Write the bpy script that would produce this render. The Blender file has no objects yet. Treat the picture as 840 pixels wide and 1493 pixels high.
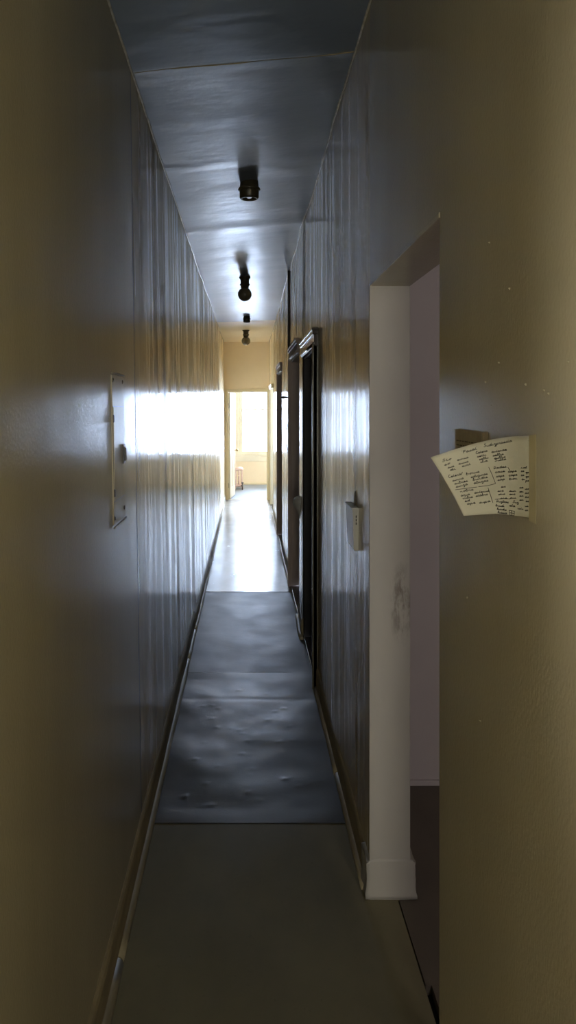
import bpy, bmesh, math, random
from mathutils import Vector, Matrix, noise as mn

S = bpy.context.scene
COL = S.collection
PI = math.pi
EYE = 1.66          # eye height (m); the camera stands at x=0, y=0 and looks along +y

# ------------------------------------------------------------------ object helpers
def link(name, me, mats, parent=None, smooth=False):
    o = bpy.data.objects.new(name, me)
    COL.objects.link(o)
    if not isinstance(mats, (list, tuple)):
        mats = [mats]
    for m in mats:
        me.materials.append(m)
    if smooth:
        for p in me.polygons:
            p.use_smooth = True
    if parent:
        o.parent = parent
    return o

def tag(o, label, cat, group=None):
    o['label'] = label
    o['category'] = cat
    if group:
        o['group'] = group
    return o

def thing(name, label, cat, loc=(0, 0, 0), rz=0.0, group=None):
    o = bpy.data.objects.new(name, None)
    o.empty_display_size = 0.05
    COL.objects.link(o)
    o.location = loc
    o.rotation_euler = (0, 0, rz)
    return tag(o, label, cat, group)

def struct(name, o=None, label=None):
    if o is None:
        o = bpy.data.objects.new(name, None)
        COL.objects.link(o)
    o['kind'] = 'structure'
    if label:
        o['label'] = label
    return o

class MB:
    """collects shapes, links them as one mesh object"""
    def __init__(self):
        self.bm = bmesh.new()
    def box(self, x0, x1, y0, y1, z0, z1, mi=0, bevel=0.0, seg=2):
        vs = [self.bm.verts.new((x, y, z)) for x in (x0, x1) for y in (y0, y1) for z in (z0, z1)]
        q = [(0, 1, 3, 2), (4, 6, 7, 5), (0, 4, 5, 1), (2, 3, 7, 6), (0, 2, 6, 4), (1, 5, 7, 3)]
        fs = []
        for f in q:
            fc = self.bm.faces.new([vs[i] for i in f])
            fc.material_index = mi
            fs.append(fc)
        if bevel:
            es = list({e for f in fs for e in f.edges})
            r = bmesh.ops.bevel(self.bm, geom=es, offset=bevel, segments=seg, affect='EDGES', profile=0.5)
            for f in r['faces']:
                f.material_index = mi
        return vs
    def hexa(self, c, mi=0):
        """eight corners: bottom ring of four, then top ring of four"""
        vs = [self.bm.verts.new(p) for p in c]
        for f in ((3, 2, 1, 0), (4, 5, 6, 7), (0, 1, 5, 4), (1, 2, 6, 5), (2, 3, 7, 6), (3, 0, 4, 7)):
            self.bm.faces.new([vs[i] for i in f]).material_index = mi
    def lathe(self, prof, seg=32, M=None, mi=0, caps=True):
        rings = []
        for r, z in prof:
            if r < 1e-6:
                p = Vector((0, 0, z))
                rings.append([self.bm.verts.new(M @ p if M else p)])
            else:
                ring = []
                for k in range(seg):
                    a = 2 * PI * k / seg
                    p = Vector((r * math.cos(a), r * math.sin(a), z))
                    ring.append(self.bm.verts.new(M @ p if M else p))
                rings.append(ring)
        for A, B in zip(rings, rings[1:]):
            for k in range(seg):
                k2 = (k + 1) % seg
                if len(A) == 1 and len(B) == 1:
                    continue
                if len(A) == 1:
                    f = self.bm.faces.new((A[0], B[k2], B[k]))
                elif len(B) == 1:
                    f = self.bm.faces.new((A[k], A[k2], B[0]))
                else:
                    f = self.bm.faces.new((A[k], A[k2], B[k2], B[k]))
                f.material_index = mi
                f.smooth = True
        if caps:
            for R, fl in ((rings[0], True), (rings[-1], False)):
                if len(R) > 2:
                    f = self.bm.faces.new(R[::-1] if fl else R)
                    f.material_index = mi
    def tube(self, pts, r, seg=10, mi=0):
        pts = [Vector(p) for p in pts]
        prev = None
        n0 = None
        rings = []
        for i, p in enumerate(pts):
            d = (pts[min(i + 1, len(pts) - 1)] - pts[max(i - 1, 0)]).normalized()
            if n0 is None:
                n0 = d.orthogonal().normalized()
            n0 = (n0 - d * n0.dot(d)).normalized()
            b = d.cross(n0)
            rr = r[i] if isinstance(r, (list, tuple)) else r
            rings.append([self.bm.verts.new(p + (n0 * math.cos(2 * PI * k / seg) + b * math.sin(2 * PI * k / seg)) * rr) for k in range(seg)])
        for A, B in zip(rings, rings[1:]):
            for k in range(seg):
                f = self.bm.faces.new((A[k], A[(k + 1) % seg], B[(k + 1) % seg], B[k]))
                f.smooth = True
                f.material_index = mi
        self.bm.faces.new(rings[0][::-1])
        self.bm.faces.new(rings[-1])
    def sweep(self, profiles, closed=True, mi=0, smooth=True):
        """list of rings (each a list of points) joined one to the next"""
        rings = [[self.bm.verts.new(p) for p in ring] for ring in profiles]
        n = len(rings[0])
        for A, B in zip(rings, rings[1:]):
            for k in range(n if closed else n - 1):
                k2 = (k + 1) % n
                f = self.bm.faces.new((A[k], A[k2], B[k2], B[k]))
                f.smooth = smooth
                f.material_index = mi
        if closed:
            self.bm.faces.new(rings[0][::-1]).material_index = mi
            self.bm.faces.new(rings[-1]).material_index = mi
    def build(self, name, mats, parent=None, smooth=False):
        bmesh.ops.recalc_face_normals(self.bm, faces=self.bm.faces)
        me = bpy.data.meshes.new(name)
        self.bm.to_mesh(me)
        self.bm.free()
        return link(name, me, mats, parent, smooth)

# ------------------------------------------------------------------ materials
def new_mat(name):
    m = bpy.data.materials.new(name)
    m.use_nodes = True
    nt = m.node_tree
    return m, nt, nt.nodes['Principled BSDF']

def N(nt, kind, **kw):
    n = nt.nodes.new(kind)
    for k, v in kw.items():
        if k.startswith('in_'):
            n.inputs[k[3:]].default_value = v
        else:
            setattr(n, k, v)
    return n

def coords(nt, scale):
    tc = N(nt, 'ShaderNodeTexCoord')
    mp = N(nt, 'ShaderNodeMapping')
    mp.inputs['Scale'].default_value = scale
    nt.links.new(tc.outputs['Object'], mp.inputs['Vector'])
    return mp.outputs['Vector']

def noise_node(nt, scale_vec, detail=3.0, rough=0.55, scale=1.0):
    n = N(nt, 'ShaderNodeTexNoise')
    n.inputs['Scale'].default_value = scale
    n.inputs['Detail'].default_value = detail
    n.inputs['Roughness'].default_value = rough
    nt.links.new(coords(nt, scale_vec), n.inputs['Vector'])
    return n.outputs['Fac']

def ramp(nt, fac, stops):
    r = N(nt, 'ShaderNodeValToRGB')
    while len(r.color_ramp.elements) < len(stops):
        r.color_ramp.elements.new(0.5)
    for e, (p, c) in zip(r.color_ramp.elements, stops):
        e.position = p
        e.color = (*c, 1) if len(c) == 3 else c
    nt.links.new(fac, r.inputs['Fac'])
    return r.outputs['Color']

def math_n(nt, op, a, b=None, clamp=False):
    n = N(nt, 'ShaderNodeMath', operation=op)
    n.use_clamp = clamp
    for i, v in enumerate((a, b)):
        if v is None:
            continue
        if isinstance(v, (int, float)):
            n.inputs[i].default_value = v
        else:
            nt.links.new(v, n.inputs[i])
    return n.outputs[0]

def mix_col(nt, fac, a, b):
    n = N(nt, 'ShaderNodeMix', data_type='RGBA')
    for idx, v in ((0, fac), (6, a), (7, b)):
        if isinstance(v, (int, float)):
            n.inputs[idx].default_value = v
        elif isinstance(v, tuple):
            n.inputs[idx].default_value = (*v, 1)
        else:
            nt.links.new(v, n.inputs[idx])
    return n.outputs[2]

def bumps(nt, bs, layers):
    """layers: (height socket, strength, distance)"""
    prev = None
    for h, st, di in layers:
        b = N(nt, 'ShaderNodeBump')
        b.inputs['Strength'].default_value = st
        b.inputs['Distance'].default_value = di
        nt.links.new(h, b.inputs['Height'])
        if prev:
            nt.links.new(prev, b.inputs['Normal'])
        prev = b.outputs['Normal']
    nt.links.new(prev, bs.inputs['Normal'])

def blob(nt, axis_specs):
    """1 inside an elliptic patch: specs (axis index, centre, radius)"""
    tc = N(nt, 'ShaderNodeTexCoord')
    sp = N(nt, 'ShaderNodeSeparateXYZ')
    nt.links.new(tc.outputs['Object'], sp.inputs[0])
    tot = None
    for ax, c, r in axis_specs:
        d = math_n(nt, 'SUBTRACT', sp.outputs[ax], c)
        d = math_n(nt, 'DIVIDE', d, r)
        d = math_n(nt, 'MULTIPLY', d, d)
        tot = d if tot is None else math_n(nt, 'ADD', tot, d)
    return math_n(nt, 'SUBTRACT', 1.0, tot, clamp=True)

def paint(name, c, rough=0.4, c2=None, stretch=(3, 3, 3), bump=0.15, fine=160, spec=0.5):
    m, nt, bs = new_mat(name)
    c2 = c2 or tuple(v * 0.86 for v in c)
    f = noise_node(nt, stretch, 4)
    nt.links.new(ramp(nt, f, [(0.3, c2), (0.7, c)]), bs.inputs['Base Color'])
    bs.inputs['Roughness'].default_value = rough
    bs.inputs['Specular IOR Level'].default_value = spec
    h = noise_node(nt, (fine,) * 3, 2)
    bumps(nt, bs, [(h, bump, 0.001)])
    return m

def gloss_wall(name, c, c2, rough, stains=(), streak=0.5, spec=0.5, peel=0.0008, matt=0.20):
    """glossy oil paint brushed and rolled up and down: fine upright waves and an orange-peel skin"""
    m, nt, bs = new_mat(name)
    f = noise_node(nt, (3.0, 3.0, 0.5), 5)
    col = ramp(nt, f, [(0.3, c2), (0.65, c)])
    grime = noise_node(nt, (14, 14, 0.5), 5, 0.7)
    gm = ramp(nt, grime, [(0.60, (0, 0, 0)), (0.8, (1, 1, 1))])
    col = mix_col(nt, math_n(nt, 'MULTIPLY', gm, 0.40 if matt > 0.1 else 0.10), col, tuple(v * 0.45 for v in c))
    for specs, k, scol in stains:
        b = blob(nt, specs)
        n = noise_node(nt, (60, 60, 7), 5, 0.7)
        n = ramp(nt, n, [(0.44, (0, 0, 0)), (0.60, (1, 1, 1))])
        fac = math_n(nt, 'MULTIPLY', math_n(nt, 'MULTIPLY', b, n), k)
        col = mix_col(nt, fac, col, scol)
    nt.links.new(col, bs.inputs['Base Color'])
    bs.inputs['Specular IOR Level'].default_value = spec
    rn = noise_node(nt, (7, 7, 0.25), 4, 0.7)
    rr = ramp(nt, rn, [(0.40, (0, 0, 0)), (0.66, (1, 1, 1))])
    r = math_n(nt, 'MULTIPLY_ADD', rr, matt)
    r.node.inputs[2].default_value = rough - 0.04
    nt.links.new(r, bs.inputs['Roughness'])
    h1 = noise_node(nt, (28, 28, 0.35), 4, 0.6)
    h2 = noise_node(nt, (150, 150, 110), 2, 0.5)
    h3 = noise_node(nt, (5, 5, 0.7), 3, 0.6)
    h0 = noise_node(nt, (95, 95, 0.5), 3, 0.6)
    bumps(nt, bs, [(h3, streak, 0.0055), (h1, streak, 0.0035), (h0, streak, 0.0010), (h2, 0.22, peel)])
    return m

M = {}
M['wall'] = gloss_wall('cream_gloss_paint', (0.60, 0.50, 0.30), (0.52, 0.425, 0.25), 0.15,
    stains=[([(1, 2.93, 0.10), (2, 1.52, 0.34)], 1.0, (0.06, 0.055, 0.048)),
            ([(1, 2.90, 0.05), (2, 1.02, 0.18)], 0.7, (0.12, 0.10, 0.08)),
            ([(1, 4.2, 0.12), (2, 1.50, 0.40)], 0.7, (0.13, 0.11, 0.09)),
            ([(1, 3.35, 0.10), (2, 1.15, 0.30)], 0.5, (0.15, 0.12, 0.09))])
M['wall_dull'] = gloss_wall('cream_paint_darkened_near_end', (0.48, 0.432, 0.305), (0.435, 0.388, 0.265), 0.20, streak=0.06, spec=0.26, peel=0.0026, matt=0.03)  # duller paint; base also darkened to stand for the dim near end
M['ceiling'] = None
M['joint'] = paint('shade_dark_panel_joint', (0.06, 0.05, 0.035), 0.6)  # flush strip coloured dark in place of the shaded gap
M['wall_far'] = gloss_wall('cream_paint_brightened_far_end', (0.80, 0.69, 0.47), (0.74, 0.63, 0.42), 0.20, streak=0.3)  # same wall paint lightened, extra brightness put into the far end's colour
M['cream'] = paint('cream_wall_paint', (0.88, 0.75, 0.55), 0.45, (0.84, 0.71, 0.51))
M['cream_trim'] = paint('cream_trim_paint', (0.82, 0.72, 0.50), 0.35)
M['pale_trim'] = paint('pale_cream_trim_paint', (0.86, 0.80, 0.64), 0.4)
M['pink'] = paint('pinkish_white_wall_paint', (0.60, 0.55, 0.54), 0.6, (0.56, 0.51, 0.50), fine=90)
M['white'] = paint('white_ceiling_paint', (0.7, 0.68, 0.62), 0.6)
M['base'] = paint('baseboard_olive_cream_paint', (0.40, 0.33, 0.19), 0.55, (0.28, 0.23, 0.13), (2, 9, 30), 0.3, 120)
M['shoe'] = paint('shoe_mould_cream_paint', (0.46, 0.40, 0.27), 0.5, (0.30, 0.26, 0.17), (3, 7, 20), 0.3, 120)
M['bead'] = paint('painted_caulk_bead', (0.82, 0.80, 0.74), 0.2, (0.50, 0.47, 0.40), (30, 30, 30), 0.3, 120)
M['brown'] = paint('dark_brown_gloss_wood_paint', (0.050, 0.034, 0.028), 0.24, (0.034, 0.023, 0.020), (30, 30, 2), 0.3, 90)
M['brown_mid'] = paint('brown_jamb_paint', (0.66, 0.54, 0.48), 0.5, (0.58, 0.47, 0.42), (30, 30, 1.5), 0.3, 90)
M['black_door'] = paint('near_black_door_paint', (0.014, 0.012, 0.013), 0.5, (0.010, 0.009, 0.010), (30, 30, 2), 0.2, 90)
M['olive'] = paint('olive_brown_casing_paint', (0.12, 0.105, 0.07), 0.35, (0.085, 0.072, 0.05), (20, 20, 2), 0.3, 90)
M['metal_cream'] = paint('painted_steel_cover', (0.56, 0.48, 0.32), 0.22, (0.48, 0.41, 0.26), (9, 9, 2), 0.25, 120)
M['metal_white'] = paint('white_enamel_box', (0.66, 0.65, 0.61), 0.32, (0.62, 0.61, 0.56), (25, 25, 8), 0.2, 200)
M['dark_metal'] = paint('dark_worn_metal', (0.06, 0.05, 0.04), 0.35, (0.03, 0.026, 0.02), (60, 60, 60), 0.3, 200)
M['slot'] = paint('black_slot', (0.004, 0.004, 0.004), 0.8)
M['holder'] = paint('dusty_brown_lampholder', (0.075, 0.062, 0.035), 0.4, (0.05, 0.042, 0.024), (40, 40, 40), 0.2, 200)
M['porcelain'] = paint('grubby_white_porcelain', (0.6, 0.58, 0.5), 0.2)
M['cord'] = paint('black_rubber_cord', (0.02, 0.018, 0.018), 0.5)
M['paper'] = paint('cream_note_paper', (0.66, 0.64, 0.52), 0.8, (0.60, 0.58, 0.46), (20, 20, 20), 0.15, 300, 0.2)
M['old_paper'] = paint('aged_brown_paper', (0.42, 0.36, 0.25), 0.8, (0.35, 0.29, 0.20), (40, 40, 40), 0.15, 300, 0.2)
M['ink'] = paint('black_ink', (0.015, 0.014, 0.013), 0.7)
M['ink_brown'] = paint('faded_print_ink', (0.12, 0.09, 0.055), 0.8)
M['tape'] = paint('yellowed_clear_tape', (0.44, 0.38, 0.22), 0.3)
M['plaster'] = paint('crumbling_white_plaster', (0.86, 0.85, 0.82), 0.4, (0.50, 0.48, 0.45), (90, 90, 90), 0.8, 120)
M['radiator'] = paint('pinkish_radiator_enamel', (0.74, 0.55, 0.48), 0.35, (0.64, 0.45, 0.38), (30, 30, 30), 0.2, 150)
M['rad_dark'] = paint('bare_iron', (0.10, 0.085, 0.08), 0.5)
M['chrome'] = paint('worn_nickel', (0.35, 0.33, 0.29), 0.25)
M['brass'] = paint('dull_brass', (0.38, 0.26, 0.10), 0.3)
for k in ('chrome', 'brass'):
    M[k].node_tree.nodes['Principled BSDF'].inputs['Metallic'].default_value = 1.0

# ceiling: bluish gloss paint, the floor's blue reflection deepened in its base colour, with cross-wise ripples; the nearest sheet is duller
def ceiling_mat(name, rough, spec):
    m, nt, bs = new_mat(name)
    f = noise_node(nt, (2, 2, 2), 5)
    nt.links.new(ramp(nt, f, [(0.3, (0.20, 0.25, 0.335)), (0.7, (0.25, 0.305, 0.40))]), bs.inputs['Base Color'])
    bs.inputs['Roughness'].default_value = rough
    h1 = noise_node(nt, (2.5, 6, 1), 3, 0.5)
    h2 = noise_node(nt, (130, 130, 130), 2)
    h3 = noise_node(nt, (7, 7, 1), 3)
    bumps(nt, bs, [(h1, 0.6, 0.008), (h3, 0.5, 0.005), (h2, 0.2, 0.0006)])
    bs.inputs['Specular IOR Level'].default_value = spec
    return m
M['ceiling_near'] = ceiling_mat('ceiling_paint_dull_sheet', 0.40, 0.35)
m = ceiling_mat('ceiling_gloss_paint', 0.335, 1.0)
M['ceiling'] = m

def lino(name, c, c2, rough, wav=0.4, spec=0.5):
    m, nt, bs = new_mat(name)
    bs.inputs['Specular IOR Level'].default_value = spec
    f = noise_node(nt, (4, 2.5, 1), 6, 0.6)
    col = ramp(nt, f, [(0.3, c2), (0.7, c)])
    sp = noise_node(nt, (55, 55, 55), 3, 0.7)
    sm = ramp(nt, sp, [(0.62, (0, 0, 0)), (0.74, (1, 1, 1))])
    col = mix_col(nt, math_n(nt, 'MULTIPLY', sm, 0.35), col, tuple(v * 0.45 for v in c))
    nt.links.new(col, bs.inputs['Base Color'])
    rn = noise_node(nt, (6, 3, 1), 4)
    r = math_n(nt, 'MULTIPLY_ADD', rn, 0.2)
    r.node.inputs[2].default_value = rough - 0.1
    nt.links.new(r, bs.inputs['Roughness'])
    h1 = noise_node(nt, (6, 9, 1), 3)
    h2 = noise_node(nt, (120, 120, 1), 2)
    bumps(nt, bs, [(h1, wav, 0.002), (h2, 0.25, 0.0008)])
    return m
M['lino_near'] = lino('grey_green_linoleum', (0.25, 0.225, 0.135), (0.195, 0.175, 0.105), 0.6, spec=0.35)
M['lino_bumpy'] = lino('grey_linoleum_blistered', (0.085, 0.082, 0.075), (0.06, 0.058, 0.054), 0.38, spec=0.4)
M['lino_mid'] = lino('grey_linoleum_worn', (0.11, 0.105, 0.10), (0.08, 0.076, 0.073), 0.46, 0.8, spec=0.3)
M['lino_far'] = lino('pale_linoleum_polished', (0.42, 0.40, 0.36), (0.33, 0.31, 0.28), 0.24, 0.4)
M['lino_room'] = lino('sky_tinted_room_linoleum', (0.38, 0.42, 0.46), (0.30, 0.335, 0.37), 0.6, 0.3, 0.25)  # grey floor with the sky's blue cast put into its colour
M['brown_floor'] = lino('brown_room_floor', (0.15, 0.125, 0.095), (0.115, 0.096, 0.072), 0.55)
M['subfloor'] = paint('black_gap_under_floor', (0.01, 0.009, 0.008), 0.9)

# white jamb with a brown hand smear
m, nt, bs = new_mat('white_jamb_paint')
f = noise_node(nt, (5, 5, 2), 4)
col = ramp(nt, f, [(0.3, (0.42, 0.405, 0.36)), (0.7, (0.47, 0.455, 0.41))])
sm = noise_node(nt, (45, 45, 16), 5, 0.7)
sm = ramp(nt, sm, [(0.42, (0, 0, 0)), (0.62, (1, 1, 1))])
fac = math_n(nt, 'MULTIPLY', math_n(nt, 'MULTIPLY', sm, blob(nt, [(0, 0.527, 0.05), (2, 1.0, 0.15)])), 0.8)
nt.links.new(mix_col(nt, fac, col, (0.13, 0.10, 0.075)), bs.inputs['Base Color'])
bs.inputs['Roughness'].default_value = 0.55
bumps(nt, bs, [(noise_node(nt, (70, 70, 70), 3), 0.25, 0.001)])
M['jamb'] = m

def glass(name, tint):
    m = bpy.data.materials.new(name)
    m.use_nodes = True
    nt = m.node_tree
    nt.nodes.clear()
    out = N(nt, 'ShaderNodeOutputMaterial')
    tr = N(nt, 'ShaderNodeBsdfTransparent')
    tr.inputs[0].default_value = (*tint, 1)
    gl = N(nt, 'ShaderNodeBsdfGlossy')
    gl.inputs['Roughness'].default_value = 0.02
    fr = N(nt, 'ShaderNodeFresnel')
    fr.inputs[0].default_value = 1.5
    mx = N(nt, 'ShaderNodeMixShader')
    nt.links.new(fr.outputs[0], mx.inputs[0])
    nt.links.new(tr.outputs[0], mx.inputs[1])
    nt.links.new(gl.outputs[0], mx.inputs[2])
    nt.links.new(mx.outputs[0], out.inputs[0])
    return m
M['glass'] = glass('window_glass', (0.97, 0.98, 0.98))
M['amber_glass'] = glass('light_warming_glass', (1.0, 0.885, 0.70))  # tint added to warm the daylight on the near walls
M['rosy_glass'] = glass('faintly_rosy_window_glass', (1.0, 0.86, 0.74))  # tint added to warm the daylight in the side room

m, nt, bs = new_mat('milky_crackled_plastic')
bs.inputs['Base Color'].default_value = (0.92, 0.91, 0.88, 1)
bs.inputs['Roughness'].default_value = 0.15
tl = N(nt, 'ShaderNodeBsdfTranslucent')
tl.inputs['Color'].default_value = (0.85, 0.84, 0.81, 1)
mx = N(nt, 'ShaderNodeMixShader')
mx.inputs[0].default_value = 0.4
nt.links.new(bs.outputs[0], mx.inputs[1])
nt.links.new(tl.outputs[0], mx.inputs[2])
nt.links.new(mx.outputs[0], nt.nodes['Material Output'].inputs['Surface'])
bumps(nt, bs, [(noise_node(nt, (120, 120, 120), 3), 0.8, 0.006)])
M['milky'] = m

# frosted lamp globe
m, nt, bs = new_mat('dusty_opal_globe')
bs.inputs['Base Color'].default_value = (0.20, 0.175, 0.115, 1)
bs.inputs['Roughness'].default_value = 0.35
M['globe'] = m

# ------------------------------------------------------------------ room lines
def lerp(a, b, t):
    return a + (b - a) * t

def table(tab, y):
    if y <= tab[0][0]:
        return tab[0][1]
    for (a, va), (b, vb) in zip(tab, tab[1:]):
        if y <= b:
            return lerp(va, vb, (y - a) / (b - a))
    return tab[-1][1]

Y_BACK, Y_END, Y_FAR = -2.6, 13.63, 16.38
ZL = [(-3, 1.29), (3, 1.29), (6, 1.27), (8, 1.25), (10, 1.22), (13.7, 1.19)]
ZR = [(-3, 1.37), (3, 1.37), (6, 1.35), (8, 1.32), (10, 1.26), (13.7, 1.19)]
XLB = [(-3, -0.395), (5, -0.395), (9, -0.388), (13.7, -0.385)]
SL = [(-3, -0.0157), (6, -0.0150), (13.7, -0.0070)]
def left_x(y, z):
    return table(XLB, y) + table(SL, y) * z
def ceil_z(x, y):
    t = (x + 0.43) / 0.85
    return EYE + lerp(table(ZL, y), table(ZR, y), t)
def wav(y, seed, z=0.0):
    return (mn.noise(Vector((y * 1.5, seed, z * 0.2))) * 0.0060 + mn.noise(Vector((y * 4.5, seed + 7, z * 0.25))) * 0.0022
            + mn.noise(Vector((y * 17.0, seed + 3, z * 0.4))) * 0.0004)
def ridge(y, c, w):
    return math.exp(-((y - c) / w) ** 2)

def frange(a, b, step):
    n = max(1, int(round((b - a) / step)))
    return [a + (b - a) * i / n for i in range(n + 1)]

# ------------------------------------------------------------------ left wall
def left_disp(y, z):
    d = wav(y, 11.0, z) * lerp(0.35, 1.0, min(1, max(0, (y - 2.6) / 1.0)))
    d += 0.003 * ridge(y, 5.85, 0.18) + 0.002 * ridge(y, 7.4, 0.12)
    return d
zs_wall = [0, 0.35, 0.7, 1.0, 1.25, 1.7, 2.1, 2.45, 2.8, 3.25]
mb = MB()
ys = frange(Y_BACK, -0.65, 0.05) + frange(-0.65, 0.40, 0.05)[1:] + frange(0.40, 2.854, 0.05)[1:] + [2.855, 2.872] + frange(2.880, Y_END + 0.06, 0.035)
prev = None
LW = (-0.65, 0.40, 1.25, 2.10)        # window added out of view to brighten the near right wall: y0, y1, z0, z1
for y in ys:
    colv = [mb.bm.verts.new((left_x(y, z) + left_disp(y, z), y, z)) for z in zs_wall]
    if prev:
        for k in range(len(zs_wall) - 1):
            if LW[0] < (prev[k].co.y + y) / 2 < LW[1] and LW[2] <= zs_wall[k] < LW[3]:
                continue
            f = mb.bm.faces.new((prev[k], colv[k], colv[k + 1], prev[k + 1]))
            f.smooth = True
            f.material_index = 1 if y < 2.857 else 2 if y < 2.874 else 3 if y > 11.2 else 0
    prev = colv
mb.box(-0.62, -0.46, Y_BACK, LW[0], -0.05, 3.25, 1)
mb.box(-0.62, -0.46, LW[1], Y_END, -0.05, 3.25, 1)
mb.box(-0.62, -0.425, LW[0], LW[1], -0.05, LW[2], 1)
mb.box(-0.62, -0.425, LW[0], LW[1], LW[3], 3.25, 1)
wl = mb.build('wall_left', [M['wall'], M['wall_dull'], M['joint'], M['wall_far']])
struct(None, wl, 'long glossy cream wall on the left of the corridor')

# ------------------------------------------------------------------ right wall with its openings
RX, RT = 0.42, 0.132          # face of the wall, thickness
OPEN = [  # y0, y1, head height
    (1.638, 2.552, 2.08),
    (4.55, 5.45, 2.03),
    (5.95, 7.02, 2.10),
    (8.86, 9.85, 2.10),
    (11.75, 12.95, 1.98),
]
def right_x(y):
    return RX - 0.012 * ridge(y, 5.55, 0.25)
def right_disp(y, z):
    return -wav(y, 31.0, z) * lerp(0.35, 1.0, min(1, max(0, (y - 2.4) / 1.0))) - 0.003 * ridge(y, 3.6, 0.10) - 0.002 * ridge(y, 7.3, 0.05)
mb = MB()
def right_patch(y0, y1, z0, z1, mi):
    zz = [z0] + [z for z in zs_wall if z0 + 0.05 < z < z1 - 0.05] + [z1]
    prev = None
    for y in frange(y0, y1, 0.035):
        colv = [mb.bm.verts.new((right_x(y) + right_disp(y, z), y, z)) for z in zz]
        if prev:
            for k in range(len(zz) - 1):
                f = mb.bm.faces.new((prev[k], prev[k + 1], colv[k + 1], colv[k]))
                f.smooth = True
                f.material_index = mi
        prev = colv
def rwall(y, z):
    return right_x(y) + right_disp(y, z)
cur = Y_BACK
for y0, y1, h in OPEN:
    right_patch(cur, y0, 0, 3.25, 1 if cur < 2 else 0)
    mb.box(RX + 0.006, RX + RT, cur, y0, -0.05, 3.25, 1 if cur < 2 else 0)
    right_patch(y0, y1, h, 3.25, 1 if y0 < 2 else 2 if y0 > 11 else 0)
    mb.box(RX + 0.006, RX + RT, y0, y1, h, 3.25, 1 if y0 < 2 else 0)
    cur = y1
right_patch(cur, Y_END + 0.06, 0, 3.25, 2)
mb.box(RX + 0.006, RX + RT, cur, Y_END, -0.05, 3.25, 0)
# close the thin slits round the openings (the skin's returns)
for y0, y1, h in OPEN:
    mi = 1 if y0 < 2 else 0
    mb.box(RX + 0.002, RX + 0.03, y0 - 0.004, y0, 0, h, mi)
    mb.box(RX + 0.002, RX + 0.03, y1, y1 + 0.004, 0, h, mi)
    mb.box(RX + 0.002, RX + 0.03, y0, y1, h, h + 0.004, mi)
# little flakes and chips of lifted paint on the near stretch
random.seed(5)
chips = [(1.30, 1.66 + 0.285), (1.32, 1.705), (1.13, 1.695), (1.045, 1.68), (1.06, 1.685), (1.35, 1.10), (1.34, 1.60),
         (1.29, 1.665), (1.20, 1.85), (0.98, 1.72), (1.43, 1.30), (1.25, 1.735)]
for y, z in chips:
    x = right_x(y) + right_disp(y, z)
    s = random.uniform(0.3, 0.55)
    p = [(x + 0.001, y - 0.0022 * s, z - 0.004 * s), (x + 0.001, y + 0.0015 * s, z - 0.006 * s), (x - 0.003, y + 0.0028 * s, z + 0.002 * s), (x + 0.001, y + 0.001 * s, z + 0.007 * s), (x + 0.001, y - 0.003 * s, z + 0.003 * s)]
    vs = [mb.bm.verts.new(q) for q in p]
    mb.bm.faces.new(vs).material_index = 1
wr = mb.build('wall_right', [M['wall'], M['wall_dull'], M['wall_far']])
struct(None, wr, 'long glossy cream wall on the right with door openings')

# ------------------------------------------------------------------ ceiling
def ceil_disp(x, y):
    d = mn.noise(Vector((x * 2.0, y * 1.7, 5.0))) * 0.006 + mn.noise(Vector((x * 3.0, y * 5.0, 9.0))) * 0.0022
    d += mn.noise(Vector((x * 1.5, y * 11.0, 2.0))) * 0.0004
    s = 2.90 + 0.02 * mn.noise(Vector((x * 4, 1, 1)))
    if y < s:
        d -= 0.002 * math.exp(-(s - y) / 0.25)
    d += -0.010 * ridge(y, 5.45 + 0.05 * x, 0.10) * (0.6 + 0.5 * mn.noise(Vector((x * 3, 2, 8))))
    d += -0.005 * ridge(y, 4.05, 0.05) * max(0, 0.3 - x)
    return d
mb = MB()
xs = frange(-0.60, 0.55, 0.045)
prev = None
for y in frange(Y_BACK, Y_END + 0.1, 0.04):
    row = [mb.bm.verts.new((x, y, ceil_z(x, y) + ceil_disp(x, y))) for x in xs]
    if prev:
        for k in range(len(xs) - 1):
            f = mb.bm.faces.new((prev[k], row[k], row[k + 1], prev[k + 1]))
            f.smooth = True
            f.material_index = 1 if y > 10.7 else 2 if y < 2.92 else 0
    prev = row
mb.box(-0.62, 0.56, Y_BACK, Y_END, 3.15, 3.25)
ce = mb.build('ceiling', [M['ceiling'], M['cream'], M['ceiling_near']])
struct(None, ce, 'glossy rippled ceiling of the corridor')

# ragged bead of caulk along both top corners, cross joint of the ceiling sheets
mb = MB()
random.seed(3)
for side in (-1, 1):
    pts, rad = [], []
    for y in frange(0.6, Y_END - 0.02, 0.05):
        z0 = 2.9
        x = (left_x(y, 2.92) + left_disp(y, 2.8)) if side < 0 else right_x(y) + right_disp(y, 2.8)
        x += -side * 0.002
        z = ceil_z(x, y) + ceil_disp(x, y) - 0.002 + 0.003 * mn.noise(Vector((y * 6, side, 3)))
        pts.append((x - side * 0.002 * mn.noise(Vector((y * 9, side, 8))), y, z))
        rad.append(0.0050 + 0.004 * max(0, mn.noise(Vector((y * 5, side * 4, 1)))))
    mb.tube(pts, rad, 7)
tb = mb.build('trim_1', M['bead'])
struct(None, tb, 'ragged painted bead along the tops of both walls')
mb = MB()
pts = []
for x in frange(-0.43, 0.415, 0.03):
    y = 2.90 + 0.012 * mn.noise(Vector((x * 6, 1, 1)))
    pts.append((x, y, ceil_z(x, y) + ceil_disp(x, y) + 0.0005))
mb.tube(pts, 0.0028, 6)
struct(None, mb.build('trim_2', M['base']), 'thin cross joint between two ceiling sheets')

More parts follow.
